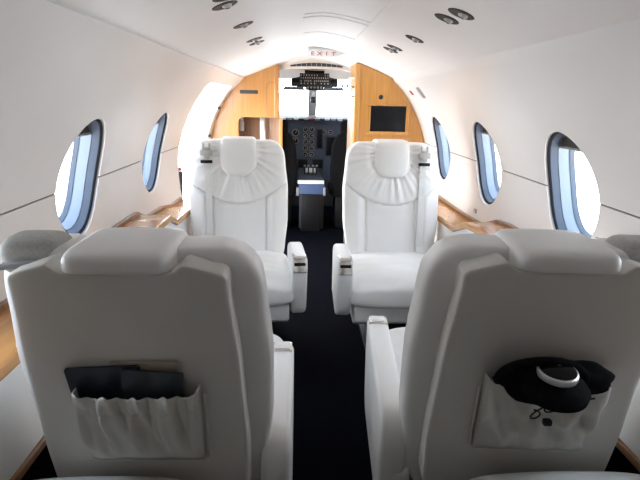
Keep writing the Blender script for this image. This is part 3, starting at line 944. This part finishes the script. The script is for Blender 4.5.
for x0, x1, z0, z1 in ((-.33, -.19, .72, .90), (.205, .305, .70, .90), (.10, .15, .78, .98), (-.115, -.015, .545, .645), (.05, .165, .545, .645)):
    f = obj('display_bezel', ip(boxbm((x0-.012, YI-.010, z0-.012), (x1+.012, YI+.002, z1+.012), .004)), M['dark'], t)
    obj('display', ip(boxbm((x0, YI-.0125, z0), (x1, YI-.009, z1), .002)), M['screen'], f)

# centre pedestal with radios, and the blue box at its aft end
t = thing('centre_pedestal', 'dark centre pedestal with levers between the pilot seats', 'pedestal', (.02, 5.4, 0))
obj('body', prism([(-.32, .002), (-.32, .40), (-.30, .44), (.33, .56), (.33, .002)], 0, -.12, .135, .01), M['dark'], t)
for x in (-.06, -.02, .03, .07):
    l = obj('lever', prism([(.10, .50), (.09, .60), (.11, .60), (.125, .50)], 0, x-.006, x+.006, .002), M['dark'], t)
    obj('lever_knob', lathe_bm([(.002, -.014), (.013, -.009), (.013, .009), (.002, .014)], Matrix.Translation((x, .10, .605)) @ Matrix.Rotation(PI/2, 4, 'Y'), n=14), M['grey'], l)
obj('radio_plate', prism([(.13, .525), (.13, .534), (.28, .562), (.28, .552)], 0, -.05, .06), M['ltgrey'], t)
t = thing('document_box', 'blue box with white top standing at the aft end of pedestal', 'box', (.02, 5.00, .002))
obj('stand', boxbm((-.10, -.02, .0), (.10, .05, .38), .008), M['black'], t)
obj('body', prism([(-.03, .385), (.045, .385), (.045, .485), (.0, .485)], 0, -.125, .135, .008), M['bluebox'], t)
obj('lid', prism([(-.012, .487), (.055, .487), (.065, .515), (.02, .515)], 0, -.135, .13, .004), M['white'], t)
for s in (-1, 1): obj('latch', boxbm((s*.135-.014, -.03, .37), (s*.135+.012, .02, .45), .006), M['grey'], t)

# overhead switch panel with small lights
t = thing('overhead_panel', 'dark overhead switch panel above the windscreen', 'switch panel', (.045, 5.3, 1.50))
tilt = Matrix.Rotation(math.radians(-32), 4, 'X')
def ov(lo, hi, bev=0):
    bm = bmesh.new(); box(bm, lo, hi, bev, mat=tilt); return bm
obj('plate', prism([(-.235, .01), (-.235, -.055), (-.15, -.075), (.15, -.075), (.235, -.055), (.235, .01), (.15, .03), (.15, .075), (-.15, .075), (-.15, .03)], 1, -.005, .03, .005), M['dark'], t).matrix_local = tilt
for z, n_, w in ((.045, 11, .0085), (.015, 13, .009), (-.02, 15, .009), (-.05, 9, .010)):
    for k in range(n_):
        x = -.135+.27*k/(n_-1)
        if random.random() < .12: continue
        bm = bmesh.new(); box(bm, (x-w*.5, -.014, z-.006), (x+w*.5, -.004, z+.006), .0015, mat=tilt); obj('switch', bm, M['ltgrey'], t)
for s in (-1, 1): obj('side_display', ov((s*.19-.03, -.010, -.04), (s*.19+.03, -.004, .0), .003), M['black'], t)
obj('hood', ov((-.10, -.03, .072), (.10, .03, .09), .006), M['black'], t)
lp = obj('lower_plate', ov((-.09, -.008, -.115), (.09, .015, -.08), .004), M['black'], t)
for k in range(5): obj('round_knob', lathe_bm([(.011, 0), (.010, .012), (.002, .013)], tilt @ Matrix.Translation((-.066+.033*k, -.008, -.098)) @ Matrix.Rotation(PI/2, 4, 'X'), n=14), M['grey'], lp)
# sun visors, one each side
for s, lab in ((-1, 'pale blue sun visor left of the overhead panel'), (1, 'pale blue sun visor right of the overhead panel')):
    t = thing('sun_visor', lab, 'visor', (.045+s*.21, 5.52, 1.42), 0, 'cockpit sun visors')
    obj('visor_blade', prism(rounded_profile([(-.12, -.02), (.12, -.02), (.10, .014), (-.10, .014)], .012, 3), 1, -.003, .003), M['visor'], t)
    bm = bmesh.new(); tube(bm, [(-.13, 0, .02), (.13, 0, .02)], .004, 8); obj('visor_rod', bm, M['dark'], t)

# headset hanging by the right cabinet
t = thing('hanging_headset', 'small black headset hung at the right edge of the windscreen', 'headset', (.352, 5.25, 1.435))
bm = bmesh.new(); tube(bm, [(.02*math.cos(a), 0, .03+.03*math.sin(a)) for a in [PI*k/10 for k in range(11)]], .004, 8); obj('headband', bm, M['black'], t)
for s in (-1, 1): obj('ear_cup', lathe_bm([(.002, -.012), (.018, -.008), (.018, .008), (.002, .012)], Matrix.Translation((s*.022, 0, .012)) @ Matrix.Rotation(PI/2, 4, 'Y'), n=16), M['black'], t)
bm = bmesh.new(); tube(bm, [(-.02, 0, .0), (-.05, 0, -.02), (-.09, .0, -.025), (-.13, .0, -.02)], .003, 6); obj('cable', bm, M['black'], t)

# pilot seats
def pilot(label, x):
    t = thing('pilot_seat', label, 'seat', (x, 5.12, 0), 0, 'black pilot seats')
    hp = lambda z: lerp([(.36, .19), (.6, .215), (.85, .20), (.98, .15), (1.0, .145)], z)
    bm = slab(hp, .34, .99, lambda a, z: .05, lambda a, z: -.05, 30, 40, rt=.05, rb=.03); obj('backrest', bm, M['blackcloth'], t)
    bm = slab(lambda z: .12, .975, 1.11, lambda a, z: .04, lambda a, z: -.04, 24, 20, rt=.03, rb=.02); obj('headrest', bm, M['blackcloth'], t)
    bm = slab(lambda z: .21, -.02, .42, lambda a, z: .44, lambda a, z: .34, 24, 24)
    for v in bm.verts: v.co = Vector((v.co.x, v.co.z, v.co.y))
    obj('seat_cushion', bm, M['blackcloth'], t)
    obj('pedestal', boxbm((-.15, .02, .002), (.15, .34, .34), .02), M['black'], t)
    for s in ((1,) if x > 0 else (-1,)): obj('armrest', prism(rounded_profile([(-.06, .56), (.24, .56), (.24, .61), (-.06, .61)], .02, 3), 0, s*.222-.022, s*.222+.022, .006), M['black'], t)
    s = -1 if x > 0 else 1
    obj('belt_tab', boxbm((s*.205-.03, -.062, .985-.04), (s*.205+.0, -.052, .985+.01), .003) if False else boxbm((-s*.04-.022, -.064, .955), (-s*.04+.022, -.05, .985), .004), M['beigehdr'], t)
pilot('black pilot seat on the left of the cockpit doorway', -.335)
pilot('black pilot seat on the right of the cockpit doorway', .425)

# ---------------------------------------------------------------- sky, light, camera
w = bpy.data.worlds.new('sky'); sc.world = w; w.use_nodes = True
nt = w.node_tree; N, L = nt.nodes, nt.links
bg = N['Background']
tc = N.new('ShaderNodeTexCoord'); sp = N.new('ShaderNodeSeparateXYZ'); r = N.new('ShaderNodeValToRGB')
L.new(tc.outputs['Generated'], sp.inputs['Vector'])
mr = N.new('ShaderNodeMapRange'); mr.inputs['From Min'].default_value = -1; mr.inputs['From Max'].default_value = 1
L.new(sp.outputs['Z'], mr.inputs['Value']); L.new(mr.outputs['Result'], r.inputs['Fac'])
e = r.color_ramp.elements
e[0].position = .0; e[0].color = (.84, .84, .85, 1); e[1].position = 1; e[1].color = (.62, .78, 1, 1)
k = e.new(.49); k.color = (.92, .93, .95, 1); k = e.new(.53); k.color = (.90, .95, 1, 1)
L.new(r.outputs['Color'], bg.inputs['Color'])
SKY = 12.5
bg.inputs['Strength'].default_value = SKY

def portal(name, loc, normal, sx, sy):
    d = bpy.data.lights.new(name, 'AREA'); d.shape = 'RECTANGLE'; d.size = sx; d.size_y = sy
    d.cycles.is_portal = True
    o = bpy.data.objects.new(name, d); C.objects.link(o)
    o.matrix_world = Matrix.Translation(loc) @ Vector(normal).to_track_quat('-Z', 'Y').to_matrix().to_4x4()
for side, ys in ((1, RIGHT_W), (-1, LEFT_W)):
    for yc in ys:
        o_, u_, v_, n_ = win_frame(side, yc); portal('window_portal', o_+n_*.14, -n_, .5, .5)
portal('door_portal', (-1.1, (DY0+DY1)/2, .75), (1, 0, .1), DY1-DY0+.1, 1.6)
portal('windscreen_portal', (0, 6.05, 1.42), (0, -.75, -.6), 1.9, .9)

F = 500.; VP = (300, 100); ROLL = math.radians(1.2)
a, b = (VP[0]-320)/F, (240-VP[1])/F
c_, s_ = math.cos(ROLL), math.sin(ROLL)
x, y = a*c_-b*s_, a*s_+b*c_
p = math.atan(y); wv = math.atan(-x*math.cos(p))
R0 = Vector((math.cos(wv), -math.sin(wv), 0)); Fw = Vector((math.sin(wv)*math.cos(p), math.cos(wv)*math.cos(p), -math.sin(p))); U0 = R0.cross(Fw)
Rv = R0*c_+U0*s_; Uv = U0*c_-R0*s_
cam = bpy.data.cameras.new('camera'); cam.sensor_width = 36; cam.lens = F/640*36; cam.clip_start = .02
co = bpy.data.objects.new('camera', cam); C.objects.link(co)
m = Matrix((Rv, Uv, -Fw)).transposed().to_4x4(); m.translation = (-.1, 0, 1.3); co.matrix_world = m
sc.camera = co
sc.view_settings.view_transform = 'Standard'; sc.view_settings.look = 'None'
sc.view_settings.exposure = 0; sc.view_settings.gamma = 1
sc.cycles.max_bounces = 14; sc.cycles.diffuse_bounces = 9; sc.cycles.glossy_bounces = 4; sc.cycles.transparent_max_bounces = 12
sc.cycles.caustics_reflective = False; sc.cycles.caustics_refractive = False
sc.cycles.use_denoising = True
